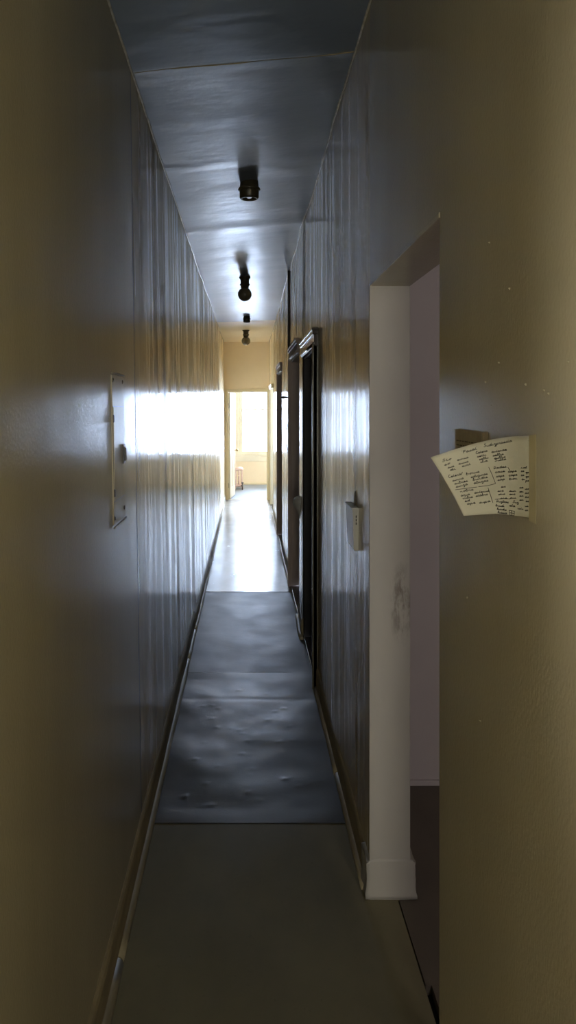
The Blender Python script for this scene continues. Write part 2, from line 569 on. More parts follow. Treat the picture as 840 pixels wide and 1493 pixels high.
# ------------------------------------------------------------------ floor: linoleum sheets on a sub-floor
mb = MB()
mb.box(-0.65, 3.3, Y_BACK, Y_FAR + 0.2, -0.12, -0.03)
fl = mb.build('floor', M['subfloor'])
struct(None, fl, 'corridor floor under worn linoleum sheets')
random.seed(21)
blist = [(random.uniform(-0.28, 0.30), random.uniform(3.1, 4.45), random.uniform(0.006, 0.011), random.uniform(0.0015, 0.0032)) for _ in range(34)]
def bumpy(x, y):
    d = 0
    for bx, by, r, h in blist:
        q = ((x - bx) / r) ** 2 + ((y - by) / (r * 1.1)) ** 2
        if q < 6:
            d += h * math.exp(-q)
    return d
def sheet(y0, y1, x0, x1, mat, z, wave, step, blister=False):
    mb = MB()
    xs = frange(x0, x1, step if not blister else 0.012)
    prev = None
    for y in frange(y0, y1, step if not blister else 0.012):
        row = []
        for x in xs:
            dz = mn.noise(Vector((x * 3.2, y * 2.6, z * 900))) * wave + mn.noise(Vector((x * 8, y * 6.5, z * 500))) * wave * 0.35
            if blister:
                dz += bumpy(x, y)
                dz -= 0.0012 * ridge(y, 4.30, 0.03)
            e = min(y - y0, y1 - y)
            dz *= min(1, 0.25 + e / 0.15)
            row.append(mb.bm.verts.new((x, y, z + dz)))
        if prev:
            for k in range(len(xs) - 1):
                f = mb.bm.faces.new((prev[k], prev[k + 1], row[k + 1], row[k]))
                f.smooth = True
        prev = row
    bd = [e for e in mb.bm.edges if e.is_boundary]
    for e in bd:
        e.smooth = False
    r = bmesh.ops.extrude_edge_only(mb.bm, edges=bd)
    for v in (g for g in r['geom'] if isinstance(g, bmesh.types.BMVert)):
        v.co.z = -0.03
    return mb.build('linoleum_sheet', mat, fl)
sheet(-2.5, 3.012, -0.48, 0.512, M['lino_near'], 0.0, 0.0012, 0.04)
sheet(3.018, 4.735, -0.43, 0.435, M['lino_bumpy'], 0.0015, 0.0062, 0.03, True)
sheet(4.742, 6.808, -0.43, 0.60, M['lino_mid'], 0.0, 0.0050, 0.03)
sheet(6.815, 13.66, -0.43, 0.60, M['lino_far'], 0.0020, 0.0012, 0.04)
# the side room's floor stops a finger short of the corridor's: the black slit, wider near the camera
mb = MB()
mb.box(0.5165, 3.2, 2.17, 3.40, -0.03, 0.0)
mb.box(0.5340, 3.2, -2.0, 2.17, -0.03, 0.0)
mb.build('board', M['brown_floor'], fl)
sheet(13.70, 16.45, -1.7, 2.3, M['lino_room'], 0.0, 0.0020, 0.06)
mb = MB()
mb.box(-0.33, 0.385, 13.61, 13.76, -0.03, 0.006, 0, 0.004)
mb.build('threshold', M['base'], fl)

# ------------------------------------------------------------------ baseboards and shoe mouldings
def board(mb, y0, y1, xf, side, h, t, gap=0.0, step=0.12):
    rings = []
    for y in frange(y0, y1, step):
        x = xf(y)
        w = 0.002 * mn.noise(Vector((y * 3, side, 4)))
        rings.append([(x, y, -0.02), (x - side * (t + w), y, -0.02), (x - side * (t + w), y, h - 0.018 + w),
                      (x - side * (t * 0.75 + w), y, h - 0.006 + w), (x - side * t * 0.35, y, h + w), (x, y, h + w)])
    mb.sweep(rings, smooth=False)
def shoe(mb, y0, y1, xf, side, r, step=0.1, seed=1.0):
    rings = []
    for y in frange(y0, y1, step):
        x = xf(y)
        w = 0.0022 * mn.noise(Vector((y * 2.3, seed, 4)))
        ring = [(x + side * 0.01, y, -0.005)]
        for k in range(6):
            a = PI / 2 * k / 5
            ring.append((x - side * (r + w) * math.cos(a), y, (r * 1.15 + w) * math.sin(a)))
        ring.append((x + side * 0.01, y, r * 1.15))
        rings.append(ring)
    mb.sweep(rings)
lxf = lambda y: left_x(y, 0.05) + left_disp(y, 0)
bl = struct('baseboard_left')
bl['label'] = 'cream baseboard and rounded shoe along the left wall'
mb = MB()
board(mb, -2.5, 5.70, lambda y: lxf(y) - 0.004, -1, 0.125, 0.016)
mb.build('base_board', M['base'], bl)
mb = MB()
board(mb, 5.72, Y_END, lambda y: lxf(y) - 0.004, -1, 0.085, 0.018)
mb.build('base_board', M['base'], bl)
def shoe_left(y):
    return -0.384 + 0.003 * mn.noise(Vector((y, 2, 2)))
mb = MB()
shoe(mb, -2.5, 2.25, shoe_left, -1, 0.019)
shoe(mb, 2.256, 4.95, shoe_left, -1, 0.018)
shoe(mb, 4.956, 5.6, shoe_left, -1, 0.018)
shoe(mb, 5.606, 8.4, shoe_left, -1, 0.018)
shoe(mb, 8.407, Y_END, shoe_left, -1, 0.018)
mb.build('shoe_mould', M['shoe'], bl)

br = struct('baseboard_right')
br['label'] = 'cream baseboard and shoe pieces between the doors of the right wall'
rxf = lambda y: right_x(y) + 0.006
def rstretch(y0, y1, h=0.13):
    mb = MB()
    board(mb, y0, y1, rxf, 1, h, 0.014)
    mb.build('base_board', M['base'], br)
def rshoe(y0, y1, off=0.0):
    mb = MB()
    shoe(mb, y0, y1, lambda y: right_x(y) - 0.006 - off + 0.002 * mn.noise(Vector((y * 2, 5, 5))), 1, 0.018)
    mb.build('shoe_mould', M['shoe'], br)
rstretch(2.556, 4.44)
rshoe(2.60, 3.40); rshoe(3.405, 4.45)
rstretch(5.48, 5.94)
rshoe(5.40, 6.02, 0.006)
rstretch(7.10, 8.84)
rshoe(7.08, 8.80, 0.003)
rstretch(9.93, 11.73)
rshoe(9.90, 11.74)
rstretch(-2.5, 1.63)

# ------------------------------------------------------------------ opening to the side room: jamb, head lining, swollen foot
tj = struct('trim_3')
tj['label'] = 'white painted jamb of the doorway opening on the right'
mb = MB()
mb.box(RX - 0.004, RX + RT + 0.002, 2.546, 2.556, 0.0, 2.08, 0, 0.002)
mb.build('jamb', M['jamb'], tj)
mb = MB()
mb.box(RX - 0.003, RX + RT + 0.002, 1.634, 2.548, 2.072, 2.085, 0, 0.002)
mb.build('head_lining', M['wall_dull'], tj)
mb = MB()
mb.box(RX + 0.006, RX + RT + 0.002, 1.632, 1.641, 0.0, 2.08, 0, 0.002)
mb.build('jamb', M['wall_dull'], tj)
mb = MB()
vs = mb.box(RX - 0.013, RX + RT + 0.020, 2.5445, 2.66, 0.004, 0.140)
bmesh.ops.subdivide_edges(mb.bm, edges=mb.bm.edges[:], cuts=11, use_grid_fill=True)
for v in mb.bm.verts:
    n = mn.noise(v.co * 28) * 0.005 + mn.noise(v.co * 80) * 0.002
    t = max(0, (0.05 - v.co.z) / 0.05)
    c = Vector((RX + RT / 2, 2.60, v.co.z))
    d = (v.co - c); d.z = 0; d.normalize()
    k = d * (n + 0.006 * t)
    k.y *= 0.15 if v.co.y < 2.56 else 1.0
    v.co += k
    if v.co.z > 0.135:
        v.co.z += -0.012 * ((v.co.x - RX - 0.07) / 0.08) ** 4
    if v.co.z < 0.01:
        v.co.z += 0.004 * mn.noise(v.co * 40)
foot = mb.build('plinth', M['jamb'], tj, True)

# ------------------------------------------------------------------ side room
mb = MB()
mb.box(RX + RT - 0.01, 3.2, 3.33, 3.45, -0.05, 3.25)
w1 = mb.build('wall_side_far', M['pink']); struct(None, w1, 'pinkish wall of the side room seen through the doorway')
mb = MB()
mb.box(RX + RT - 0.004, 3.2, 3.316, 3.332, -0.02, 0.022, 0, 0.004)
struct(None, mb.build('baseboard_side', M['pink']), 'low pinkish skirting at the foot of the side room wall')
mb = MB()
mb.box(3.2, 3.32, -2.0, 3.45, -0.05, 3.25)
struct(None, mb.build('wall_side_right', M['pink']))
mb = MB()
SWX0, SWX1, SWZ0, SWZ1 = 0.98, 1.50, 1.30, 2.50
mb.box(RX + RT, SWX0, -2.0, -1.88, -0.05, 3.25)
mb.box(SWX1, 3.2, -2.0, -1.88, -0.05, 3.25)
mb.box(SWX0, SWX1, -2.0, -1.88, -0.05, SWZ0)
mb.box(SWX0, SWX1, -2.0, -1.88, SWZ1, 3.25)
struct(None, mb.build('wall_side_near', M['pink']))
mb = MB()
mb.box(RX + RT, 3.2, -2.0, 3.45, 2.90, 3.2)
struct(None, mb.build('ceiling_side', M['white']))

def window(name, x0, x1, y, z0, z1, pane, trim, rail_z=None, facing=-1, bar=True):
    """sash window in a wall that lies across y; frame, two sashes, panes, sill"""
    w = struct(name)
    mb = MB()
    t = 0.05
    for a in ((x0, x0 + t, z0, z1), (x1 - t, x1, z0, z1), (x0 + t, x1 - t, z1 - t, z1), (x0 + t, x1 - t, z0, z0 + 0.03)):
        mb.box(a[0], a[1], y - 0.05, y + 0.06, a[2], a[3], 0, 0.004)
    mb.build('window_frame', trim, w)
    rz = rail_z or (z0 + z1) / 2
    for k, (a, b, yy) in enumerate(((z0 + 0.03, rz + 0.02, y - 0.015), (rz - 0.02, z1 - t, y + 0.022))):
        mb = MB()
        s = 0.035
        mb.box(x0 + t, x0 + t + s, yy - 0.016, yy + 0.016, a, b, 0, 0.003)
        mb.box(x1 - t - s, x1 - t, yy - 0.016, yy + 0.016, a, b, 0, 0.003)
        mb.box(x0 + t + s, x1 - t - s, yy - 0.016, yy + 0.016, a, a + s + (0.015 if k == 0 else 0), 0, 0.003)
        mb.box(x0 + t + s, x1 - t - s, yy - 0.016, yy + 0.016, b - s, b, 0, 0.003)
        sa = mb.build('sash', trim, w)
        mb = MB()
        mb.box(x0 + t + s - 0.004, x1 - t - s + 0.004, yy - 0.002, yy + 0.002, a + s - 0.004, b - s + 0.004)
        mb.build('pane', pane, sa)
    return w

def portal(x, y, z, w, h, face):
    """daylight portal in a window opening, so that the sky outside is sampled through it"""
    L = bpy.data.lights.new('sky_portal', 'AREA')
    L.shape = 'RECTANGLE'
    L.size, L.size_y = w, h
    L.cycles.is_portal = True
    o = bpy.data.objects.new('sky_portal', L)
    COL.objects.link(o)
    o.location = (x, y, z)
    # face: 'y+' shines to +y and so on
    o.rotation_euler = {'y+': (PI / 2, 0, 0), 'y-': (-PI / 2, 0, 0), 'x+': (PI / 2, 0, -PI / 2), 'x-': (PI / 2, 0, PI / 2)}[face]
    o['kind'] = 'helper'
    return o

def turn(o, x, y):
    o.location = (x, y, 0)
    o.rotation_euler = (0, 0, PI / 2)
w4 = window('added_window_4', -0.525, 0.525, 0.0, LW[2], LW[3], M['amber_glass'], M['base'])  # added beside the camera, unseen, to light the right wall
turn(w4, -0.53, (LW[0] + LW[1]) / 2)
portal(-0.64, (LW[0] + LW[1]) / 2, (LW[2] + LW[3]) / 2, 1.05, LW[3] - LW[2], 'x+')
w2 = window('added_window_2', SWX0, SWX1, -1.94, SWZ0, SWZ1, M['rosy_glass'], M['pale_trim'])  # added out of view to light the jamb and the pinkish wall
portal((SWX0 + SWX1) / 2, -2.02, (SWZ0 + SWZ1) / 2, SWX1 - SWX0, SWZ1 - SWZ0, 'y+')

# ------------------------------------------------------------------ back of the corridor, behind the camera
BX0, BX1, BZ0, BZ1 = -0.33, 0.36, 0.80, 2.05
mb = MB()
mb.box(-0.62, BX0, Y_BACK - 0.1, Y_BACK, -0.05, 3.25)
mb.box(BX1, 0.56, Y_BACK - 0.1, Y_BACK, -0.05, 3.25)
mb.box(BX0, BX1, Y_BACK - 0.1, Y_BACK, -0.05, BZ0)
mb.box(BX0, BX1, Y_BACK - 0.1, Y_BACK, BZ1, 3.25)
struct(None, mb.build('wall_back', M['wall_dull']))
w3 = window('added_window_3', BX0, BX1, Y_BACK - 0.05, BZ0, BZ1, M['amber_glass'], M['base'])  # added behind the camera to throw light down the corridor
portal(0, Y_BACK - 0.13, (BZ0 + BZ1) / 2, BX1 - BX0, BZ1 - BZ0, 'y+')

# ------------------------------------------------------------------ end wall with doorway, room behind it
DX0, DX1, DH = -0.335, 0.386, 1.957
mb = MB()
mb.box(-1.75, DX0, Y_END, Y_END + 0.12, -0.05, 3.25)
mb.box(DX1, 2.35, Y_END, Y_END + 0.12, -0.05, 3.25)
mb.box(DX0, DX1, Y_END, Y_END + 0.12, DH, 3.25)
struct(None, mb.build('wall_end', M['cream']), 'cream end wall above the bright doorway')
WX0, WX1, WZ0, WZ1 = -0.16, 2.05, 0.64, 2.70
mb = MB()
mb.box(-1.75, WX0, Y_FAR, Y_FAR + 0.14, -0.05, 3.25)
mb.box(WX1, 2.35, Y_FAR, Y_FAR + 0.14, -0.05, 3.25)
mb.box(WX0, WX1, Y_FAR, Y_FAR + 0.14, -0.05, WZ0)
mb.box(WX0, WX1, Y_FAR, Y_FAR + 0.14, WZ1, 3.25)
struct(None, mb.build('wall_far', M['cream']), 'cream wall under the bright window of the end room')
mb = MB()
mb.box(-1.75, -1.63, Y_END, Y_FAR + 0.14, -0.05, 3.25)
struct(None, mb.build('wall_far_left', M['cream']))
mb = MB()
mb.box(2.23, 2.35, Y_END, Y_FAR + 0.14, -0.05, 3.25)
struct(None, mb.build('wall_far_right', M['cream']))
mb = MB()
mb.box(-1.75, 2.35, Y_END, Y_FAR + 0.14, 2.86, 3.2)
struct(None, mb.build('ceiling_far', M['white']))
mb = MB()
mb.box(-1.63, 2.23, Y_FAR - 0.018, Y_FAR, 0, 0.045, 0, 0.005)
struct(None, mb.build('baseboard_far', M['cream_trim']))

w1 = window('window_1', WX0, WX1, Y_FAR + 0.06, WZ0, WZ1, M['glass'], M['pale_trim'], rail_z=1.62)
w1['label'] = 'bright white sash window in the room at the end'
mb = MB()
mb.box(WX0 - 0.11, WX1 + 0.11, Y_FAR - 0.032, Y_FAR + 0.02, WZ0 - 0.03, WZ0, 0, 0.006)
mb.build('sill', M['pale_trim'], w1)
mb = MB()
mb.box(WX0 - 0.09, WX1 + 0.09, Y_FAR - 0.022, Y_FAR + 0.01, WZ0 - 0.135, WZ0 - 0.03, 0, 0.004)
mb.build('apron', M['pale_trim'], w1)
mb = MB()
for a, b in ((WX0 - 0.10, WX0), (WX1, WX1 + 0.10)):
    mb.box(a, b, Y_FAR - 0.022, Y_FAR + 0.01, WZ0, WZ1 + 0.1, 0, 0.004)
mb.box(WX0, WX1, Y_FAR - 0.022, Y_FAR + 0.01, WZ1, WZ1 + 0.1, 0, 0.004)
mb.build('casing', M['pale_trim'], w1)
portal((WX0 + WX1) / 2, Y_FAR + 0.16, (WZ0 + WZ1) / 2, WX1 - WX0, WZ1 - WZ0, 'y-')

# doorway at the end: casing and the open leaf
d5 = struct('door_5')
d5['label'] = 'cream door standing open into the bright end room'
mb = MB()
mb.box(DX0 - 0.045, DX0, Y_END - 0.018, Y_END + 0.004, 0, DH + 0.045, 0, 0.004)
mb.box(DX1, right_x(Y_END) - 0.004, Y_END - 0.018, Y_END + 0.004, 0, DH + 0.045, 0, 0.004)
mb.box(DX0, DX1, Y_END - 0.018, Y_END + 0.004, DH, DH + 0.045, 0, 0.004)
mb.build('casing', M['cream_trim'], d5)
mb = MB()
mb.box(DX0 - 0.002, DX0 + 0.012, Y_END - 0.004, Y_END + 0.122, 0, DH, 0, 0.002)
mb.box(DX1 - 0.012, DX1 + 0.002, Y_END - 0.004, Y_END + 0.122, 0, DH, 0, 0.002)
mb.box(DX0 + 0.012, DX1 - 0.012, Y_END - 0.004, Y_END + 0.122, DH - 0.012, DH + 0.002, 0, 0.002)
mb.build('jamb', M['cream_trim'], d5)
def panel_door(w, h, t, mat, name, parent, knob_mat, knob_at=None):
    """leaf in its own frame: hinge at x=0, runs to x=w along x, thickness along y, five sunk panels"""
    mb = MB()
    st = 0.105
    rails = [0.0, 0.20, 0.86, 1.0, h - 0.115, h]
    mb.box(0, st, -t / 2, t / 2, 0.008, h, 0, 0.002)
    mb.box(w - st, w, -t / 2, t / 2, 0.008, h, 0, 0.002)
    for a, b in ((0.008, 0.20), (0.86, 1.0), (h - 0.115, h)):
        mb.box(st, w - st, -t / 2, t / 2, a, b, 0, 0.002)
    for a, b in ((0.20, 0.86), (1.0, h - 0.115)):
        mb.box(st, w / 2 - 0.04, -t / 2 + 0.010, t / 2 - 0.010, a, b)
        mb.box(w / 2 - 0.04, w / 2 + 0.04, -t / 2, t / 2, a, b, 0, 0.002)
        mb.box(w / 2 + 0.04, w - st, -t / 2 + 0.010, t / 2 - 0.010, a, b)
    leaf = mb.build(name, mat, parent)
    mb = MB()
    for s in (-1, 1):
        R = Matrix.Translation((w - 0.06, s * t / 2, 0.86)) @ Matrix.Rotation(-s * PI / 2, 4, 'X')
        mb.lathe([(0.026, 0), (0.026, 0.004), (0.010, 0.007), (0.009, 0.03), (0.022, 0.036), (0.027, 0.046), (0.024, 0.058), (0.012, 0.064), (0, 0.065)], 20, R)
    mb.build('knob', knob_mat, leaf)
    return leaf
leaf = panel_door(0.70, 1.935, 0.036, M['pale_trim'], 'leaf', d5, M['brass'])
leaf.location = (DX0 + 0.028, Y_END + 0.10, 0.004)
leaf.rotation_euler = (0, 0, math.radians(83.5))
mb = MB()
for z in (0.25, 1.70):
    mb.tube([(DX0 + 0.012, Y_END + 0.10, z - 0.045), (DX0 + 0.012, Y_END + 0.10, z + 0.045)], 0.007, 10)
mb.build('hinge', M['chrome'], d5)

# ------------------------------------------------------------------ doors of the right wall
def right_door(n, y0, y1, h, label, jamb_mat, casing_mat, near_casing, far_casing, head_h, head_mat, leaf_mat, open_=False):
    d = struct('door_%d' % n)
    d['label'] = label
    dep = RT
    mb = MB()                                    # lining of the opening
    mb.box(RX - 0.001, RX + dep + 0.01, y0 - 0.002, y0 + 0.016, 0, h, 0, 0.002)
    mb.box(RX - 0.001, RX + dep + 0.01, y1 - 0.016, y1 + 0.002, 0, h, 0, 0.002)
    mb.box(RX - 0.001, RX + dep + 0.01, y0 + 0.016, y1 - 0.016, h - 0.016, h + 0.002, 0, 0.002)
    mb.build('jamb', jamb_mat, d)
    if near_casing:
        mb = MB()
        wd, th = near_casing
        mb.box(RX - th, RX + 0.012, y0 - wd, y0 + 0.004, 0, h + 0.02, 0, 0.003)
        mb.box(RX - th - 0.006, RX, y0 - wd, y0 - wd + 0.018, 0, h + 0.02, 0, 0.003)
        mb.build('casing', casing_mat, d)
    if far_casing:
        mb = MB()
        wd, th = far_casing
        mb.box(RX - th, RX + 0.012, y1 - 0.004, y1 + wd, 0, h + 0.02, 0, 0.003)
        mb.build('casing', jamb_mat, d)
    nc = near_casing[0] if near_casing else 0.0
    fc = far_casing[0] if far_casing else 0.0
    mb = MB()                                    # moulded head
    a, b = y0 - nc - 0.004, y1 + fc + 0.004
    mb.box(RX - 0.020, RX + 0.012, a, b, h - 0.004, h + head_h, 0, 0.003)
    mb.box(RX - 0.030, RX + 0.012, a - 0.006, b + 0.006, h + head_h - 0.028, h + head_h, 0, 0.005)
    mb.box(RX - 0.036, RX + 0.012, a - 0.010, b + 0.010, h + head_h - 0.004, h + head_h + 0.012, 0, 0.004)
    mb.tube([(RX - 0.020, a, h + 0.012), (RX - 0.020, b, h + 0.012)], 0.008, 8)
    mb.build('head_casing', head_mat, d)
    mb = MB()                                    # sill plate of the doorway
    mb.box(RX - 0.004, RX + dep + 0.01, y0 + 0.014, y1 - 0.014, -0.02, 0.012, 0, 0.003)
    mb.build('threshold', M['brown'], d)
    lf = panel_door(y1 - y0 - 0.036, h - 0.026, 0.036, leaf_mat, 'leaf', d, M['brass'])
    lf.location = (RX + 0.108, y0 + 0.018, 0.013)
    if not open_:
        lf.location = (RX + 0.108, y1 - 0.018, 0.013)
    lf.rotation_euler = (0, 0, -PI / 2)
    if open_:
        lf.rotation_euler = (0, 0, math.radians(4))
        lf.location = (RX + 0.15, y0 + 0.03, 0.013)
    return d
right_door(1, *OPEN[1], 'nearest dark doorway on the right with a brown moulded head', M['black_door'], M['olive'], (0.10, 0.024), (0.03, 0.004), 0.092, M['brown'], M['black_door'])
right_door(2, *OPEN[2], 'second brown doorway on the right, past the white bracket', M['brown_mid'], M['brown_mid'], None, (0.05, 0.030), 0.10, M['brown_mid'], M['brown'])
right_door(3, *OPEN[3], 'third brown doorway on the right', M['brown_mid'], M['brown_mid'], None, (0.05, 0.022), 0.09, M['brown_mid'], M['brown'])
right_door(4, *OPEN[4], 'last narrow doorway on the right beside the end wall', M['cream_trim'], M['cream_trim'], None, (0.05, 0.018), 0.05, M['cream_trim'], M['olive'], True)
# unseen room added behind that doorway, its window there to brighten the corridor's end
mb = MB()
mb.box(RX + RT, 2.4, 11.2, 11.3, -0.05, 3.25)
struct(None, mb.build('wall_added_room_near', M['cream']))
mb = MB()
mb.box(RX + RT, 2.4, 13.55, 13.66, -0.05, 3.25)
struct(None, mb.build('wall_added_room_far', M['cream']))
mb = MB()
Q = (11.6, 13.3, 0.7, 2.5)
mb.box(2.2, 2.32, 11.2, Q[0], -0.05, 3.25)
mb.box(2.2, 2.32, Q[1], 13.6, -0.05, 3.25)
mb.box(2.2, 2.32, Q[0], Q[1], -0.05, Q[2])
mb.box(2.2, 2.32, Q[0], Q[1], Q[3], 3.25)
struct(None, mb.build('wall_added_room_right', M['cream']))
mb = MB()
mb.box(RX + RT, 2.4, 11.2, 13.6, 2.86, 3.2)
struct(None, mb.build('ceiling_added_room', M['white']))
mb = MB()
mb.box(RX + RT, 2.3, 11.25, 13.6, -0.03, 0.0)
mb.build('board', M['lino_room'], fl)
w5 = window('added_window_5', -0.85, 0.85, 0.0, Q[2], Q[3], M['glass'], M['pale_trim'])  # added unseen so daylight reaches the end wall
turn(w5, 2.26, (Q[0] + Q[1]) / 2)
portal(2.34, (Q[0] + Q[1]) / 2, (Q[2] + Q[3]) / 2, Q[1] - Q[0], Q[3] - Q[2], 'x-')

# ------------------------------------------------------------------ ceiling lamps
GL = 'bulb holders along the middle of the ceiling'
def bare_holder(x, y, s, label):
    z = ceil_z(x, y) + ceil_disp(x, y)
    t = thing('ceiling_lamp', label, 'lamp', (x, y, z), 0, GL)
    mb = MB()
    mb.lathe([(0.052 * s, 0.012), (0.054 * s, -0.012 * s), (0.056 * s, -0.030 * s), (0.064 * s, -0.036 * s), (0.066 * s, -0.044 * s), (0.060 * s, -0.050 * s)], 40)
    mb.build('base', M['holder'], t)
    mb = MB()
    mb.lathe([(0.057 * s, -0.048 * s), (0.056 * s, -0.090 * s), (0.050 * s, -0.098 * s), (0.042 * s, -0.098 * s), (0.040 * s, -0.060 * s)], 40, caps=False)
    mb.build('cup', M['holder'], t)
    mb = MB()
    mb.lathe([(0.0, -0.075 * s), (0.041 * s, -0.078 * s), (0.041 * s, -0.060 * s), (0, -0.060 * s)], 32)
    mb.tube([(0, 0, -0.076 * s), (0, 0, -0.092 * s)], 0.014 * s, 16)
    mb.build('socket', M['porcelain'], t)
    return t
def globe_lamp(x, y, label):
    z = ceil_z(x, y) + ceil_disp(x, y)
    t = thing('ceiling_lamp', label, 'lamp', (x, y, z), 0, GL)
    mb = MB()
    mb.lathe([(0.056, 0.012), (0.056, -0.010), (0.050, -0.018), (0.043, -0.022), (0.041, -0.064), (0.050, -0.070), (0.051, -0.080), (0.042, -0.086), (0.040, -0.104), (0.034, -0.110)], 40)
    mb.build('holder', M['holder'], t)
    mb = MB()
    prof = [(0.030, -0.100), (0.031, -0.112)]
    R, c = 0.068, -0.112 - 0.058
    for k in range(1, 17):
        a = lerp(math.radians(62), -PI / 2, k / 16)
        prof.append((max(0, R * math.cos(a)), c + R * math.sin(a)))
    prof[-1] = (0, c - R)
    mb.lathe(prof, 40)
    mb.build('bulb', M['globe'], t)
    return t
bare_holder(0.018, 4.43, 1.0, 'nearest empty bulb holder on the ceiling, a wide dark cup with no globe')
globe_lamp(-0.014, 7.45, 'nearer of two ceiling lamps with a round globe, almost black against the shiny ceiling')
bare_holder(0.008, 10.2, 0.82, 'small far empty bulb holder on the ceiling, between the two globe lamps')
globe_lamp(-0.004, 11.75, 'farthest ceiling lamp, a round brownish globe before the cream end wall')

# ------------------------------------------------------------------ flush electric panel on the left wall
PB = thing('breaker_panel', 'narrow cream painted electrical panel cover with a hinged door on the left wall', 'electrical panel', (left_x(2.456, 1.52), 2.456, 1.52))
lx = left_x(2.495, 1.52)
def P(px):
    return px
lean = -0.0157
PANEL_OFF = max(left_disp(2.35 + 0.02 * k, 1.5) for k in range(11)) + 0.0005
def lbox(mb, d0, d1, y0, y1, z0, z1, bev=0.0, mi=0):
    """box on the leaning left wall: d = distance out from the wall's face"""
    off = PANEL_OFF
    c = []
    for z in (z0, z1):
        for (d, y) in ((d0, y0), (d1, y0), (d1, y1), (d0, y1)):
            c.append((off + d + lean * z, y, z))
    mb.hexa(c, mi)
    if bev:
        bmesh.ops.bevel(mb.bm, geom=[e for e in mb.bm.edges if e.is_valid], offset=bev, segments=2, affect='EDGES')
mb = MB(); lbox(mb, -0.012, 0.0030, -0.114, 0.114, -0.225, 0.245, 0.002)
mb.build('cover', M['metal_cream'], PB)
mb = MB(); lbox(mb, 0.001, 0.0036, -0.1065, 0.0985, -0.1545, 0.1465)
mb.build('door_gap', M['dark_metal'], PB)  # dark plate round the door, drawn in place of the gap's shade
mb = MB(); lbox(mb, 0.001, 0.0052, -0.104, 0.096, -0.152, 0.144, 0.001)
pd = mb.build('door', M['metal_cream'], PB)
mb = MB(); lbox(mb, 0.004, 0.0095, 0.050, 0.092, -0.045, 0.020, 0.0015)
mb.build('latch', M['dark_metal'], pd)
mb = MB(); lbox(mb, 0.008, 0.015, 0.068, 0.082, -0.036, 0.008, 0.002)
mb.build('latch_slide', M['dark_metal'], pd)
for z in (0.107, -0.125):
    mb = MB(); lbox(mb, 0.002, 0.008, -0.110, -0.095, z - 0.012, z + 0.012, 0.0015)
    mb.build('hinge', M['dark_metal'], PB)
for y, z in ((0.085, 0.228), (-0.095, 0.228), (0.088, -0.195), (-0.097, -0.205)):
    mb = MB()
    R = Matrix.Translation((PANEL_OFF + 0.0025 + lean * z, y, z)) @ Matrix.Rotation(PI / 2, 4, 'Y')
    mb.lathe([(0.007, -0.002), (0.007, 0.001), (0.005, 0.003), (0, 0.0035)], 16, R)
    mb.build('screw', M['chrome'] if z > 0 else M['dark_metal'], PB)
# cracked paint round the cover's top and bottom edge
for zz, s in ((0.250, 1), (-0.232, -1)):
    mb = MB()
    pts = [(PANEL_OFF + 0.004 + lean * zz + 0.002 * mn.noise(Vector((k, s, 1))), -0.115 + 0.23 * k / 12, zz + 0.004 * mn.noise(Vector((k * 0.9, s * 3, 2)))) for k in range(13)]
    mb.tube(pts, 0.0030, 6)
    mb.build('paint_ridge', M['shoe'], PB)

# ------------------------------------------------------------------ white slotted box on the right wall
WB = thing('wall_box', 'small white metal box with three slots on the right wall beside the white doorway jamb', 'wall box', (rwall(2.92, 1.2), 2.92, 1.125))
mb = MB()
# body: chamfered lower and upper front edges (in plan: x out of the wall, y along it)
bx, y0, y1, H = 0.0235, -0.092, 0.092, 0.157
mb.hexa([(0.004, y0, 0.0), (-bx + 0.006, y0, 0.0), (-bx + 0.006, y1, 0.0), (0.004, y1, 0.0), (0.004, y0, H), (-bx, y0, H), (-bx, y1, H), (0.004, y1, H)])
bmesh.ops.bevel(mb.bm, geom=mb.bm.edges[:], offset=0.0022, segments=2, affect='EDGES')
body = mb.build('case', M['metal_white'], WB)
mb = MB()
mb.box(-bx - 0.004, 0.0, y0 - 0.001, y1 + 0.002, H - 0.001, H + 0.0035, 0, 0.001)
mb.build('lid', M['metal_white'], WB)
for z in (0.128, 0.115, 0.102):
    mb = MB()
    mb.box(-0.0110, -0.0078, y0 - 0.0008, y0 + 0.004, z - 0.0047, z + 0.0047, 0, 0.0005)
    mb.build('slot', M['slot'], body)
mb = MB()
mb.tube([(-0.004, -0.02, 0.158), (-0.004, -0.02, 0.172), (-0.002, -0.018, 0.195), (0.001, -0.015, 0.214)], 0.0042, 8)
mb.build('cable', M['olive'], WB)

# ------------------------------------------------------------------ coat peg, conduit, cord, bracket on the right wall
CP = thing('coat_peg', 'dark peg with a pointed tip sticking out of the right wall past the second doorway', 'peg', (rwall(7.30, 1.76) - 0.001, 7.30, 1.765))
mb = MB()
R = Matrix.Rotation(-PI / 2, 4, 'Y')
mb.lathe([(0.018, -0.002), (0.018, 0.004), (0.008, 0.008), (0.0075, 0.050), (0.016, 0.052), (0.013, 0.060), (0.003, 0.082), (0, 0.083)], 16, R)
mb.build('pin', M['dark_metal'], CP)
mb = MB(); mb.box(-0.004, 0.003, -0.02, 0.02, -0.03, 0.03, 0, 0.002)
mb.build('plate', M['dark_metal'], CP)
mb = MB()
pts = [(rwall(7.28, z) - 0.008, 7.28, z) for z in frange(2.225, ceil_z(RX, 7.28) - 0.004, 0.1)]
mb.tube(pts, 0.009, 10)
tag(mb.build('conduit', M['dark_metal']), 'thin dark pipe running up the right wall from the second doorway to the ceiling', 'pipe')
mb = MB()
pts = []
for k in range(25):
    t = k / 24
    pts.append((RX - 0.006 - 0.030 * math.sin(PI * min(1, t * 1.15)) ** 0.8 if t < 0.86 else RX - 0.008, 7.14 + 0.05 * t, 1.60 - 0.50 * t))
mb.tube(pts, 0.0035, 8)
tag(mb.build('cord', M['cord']), 'thin black cord hanging in a slack bow below the peg beside the second doorway', 'cord')

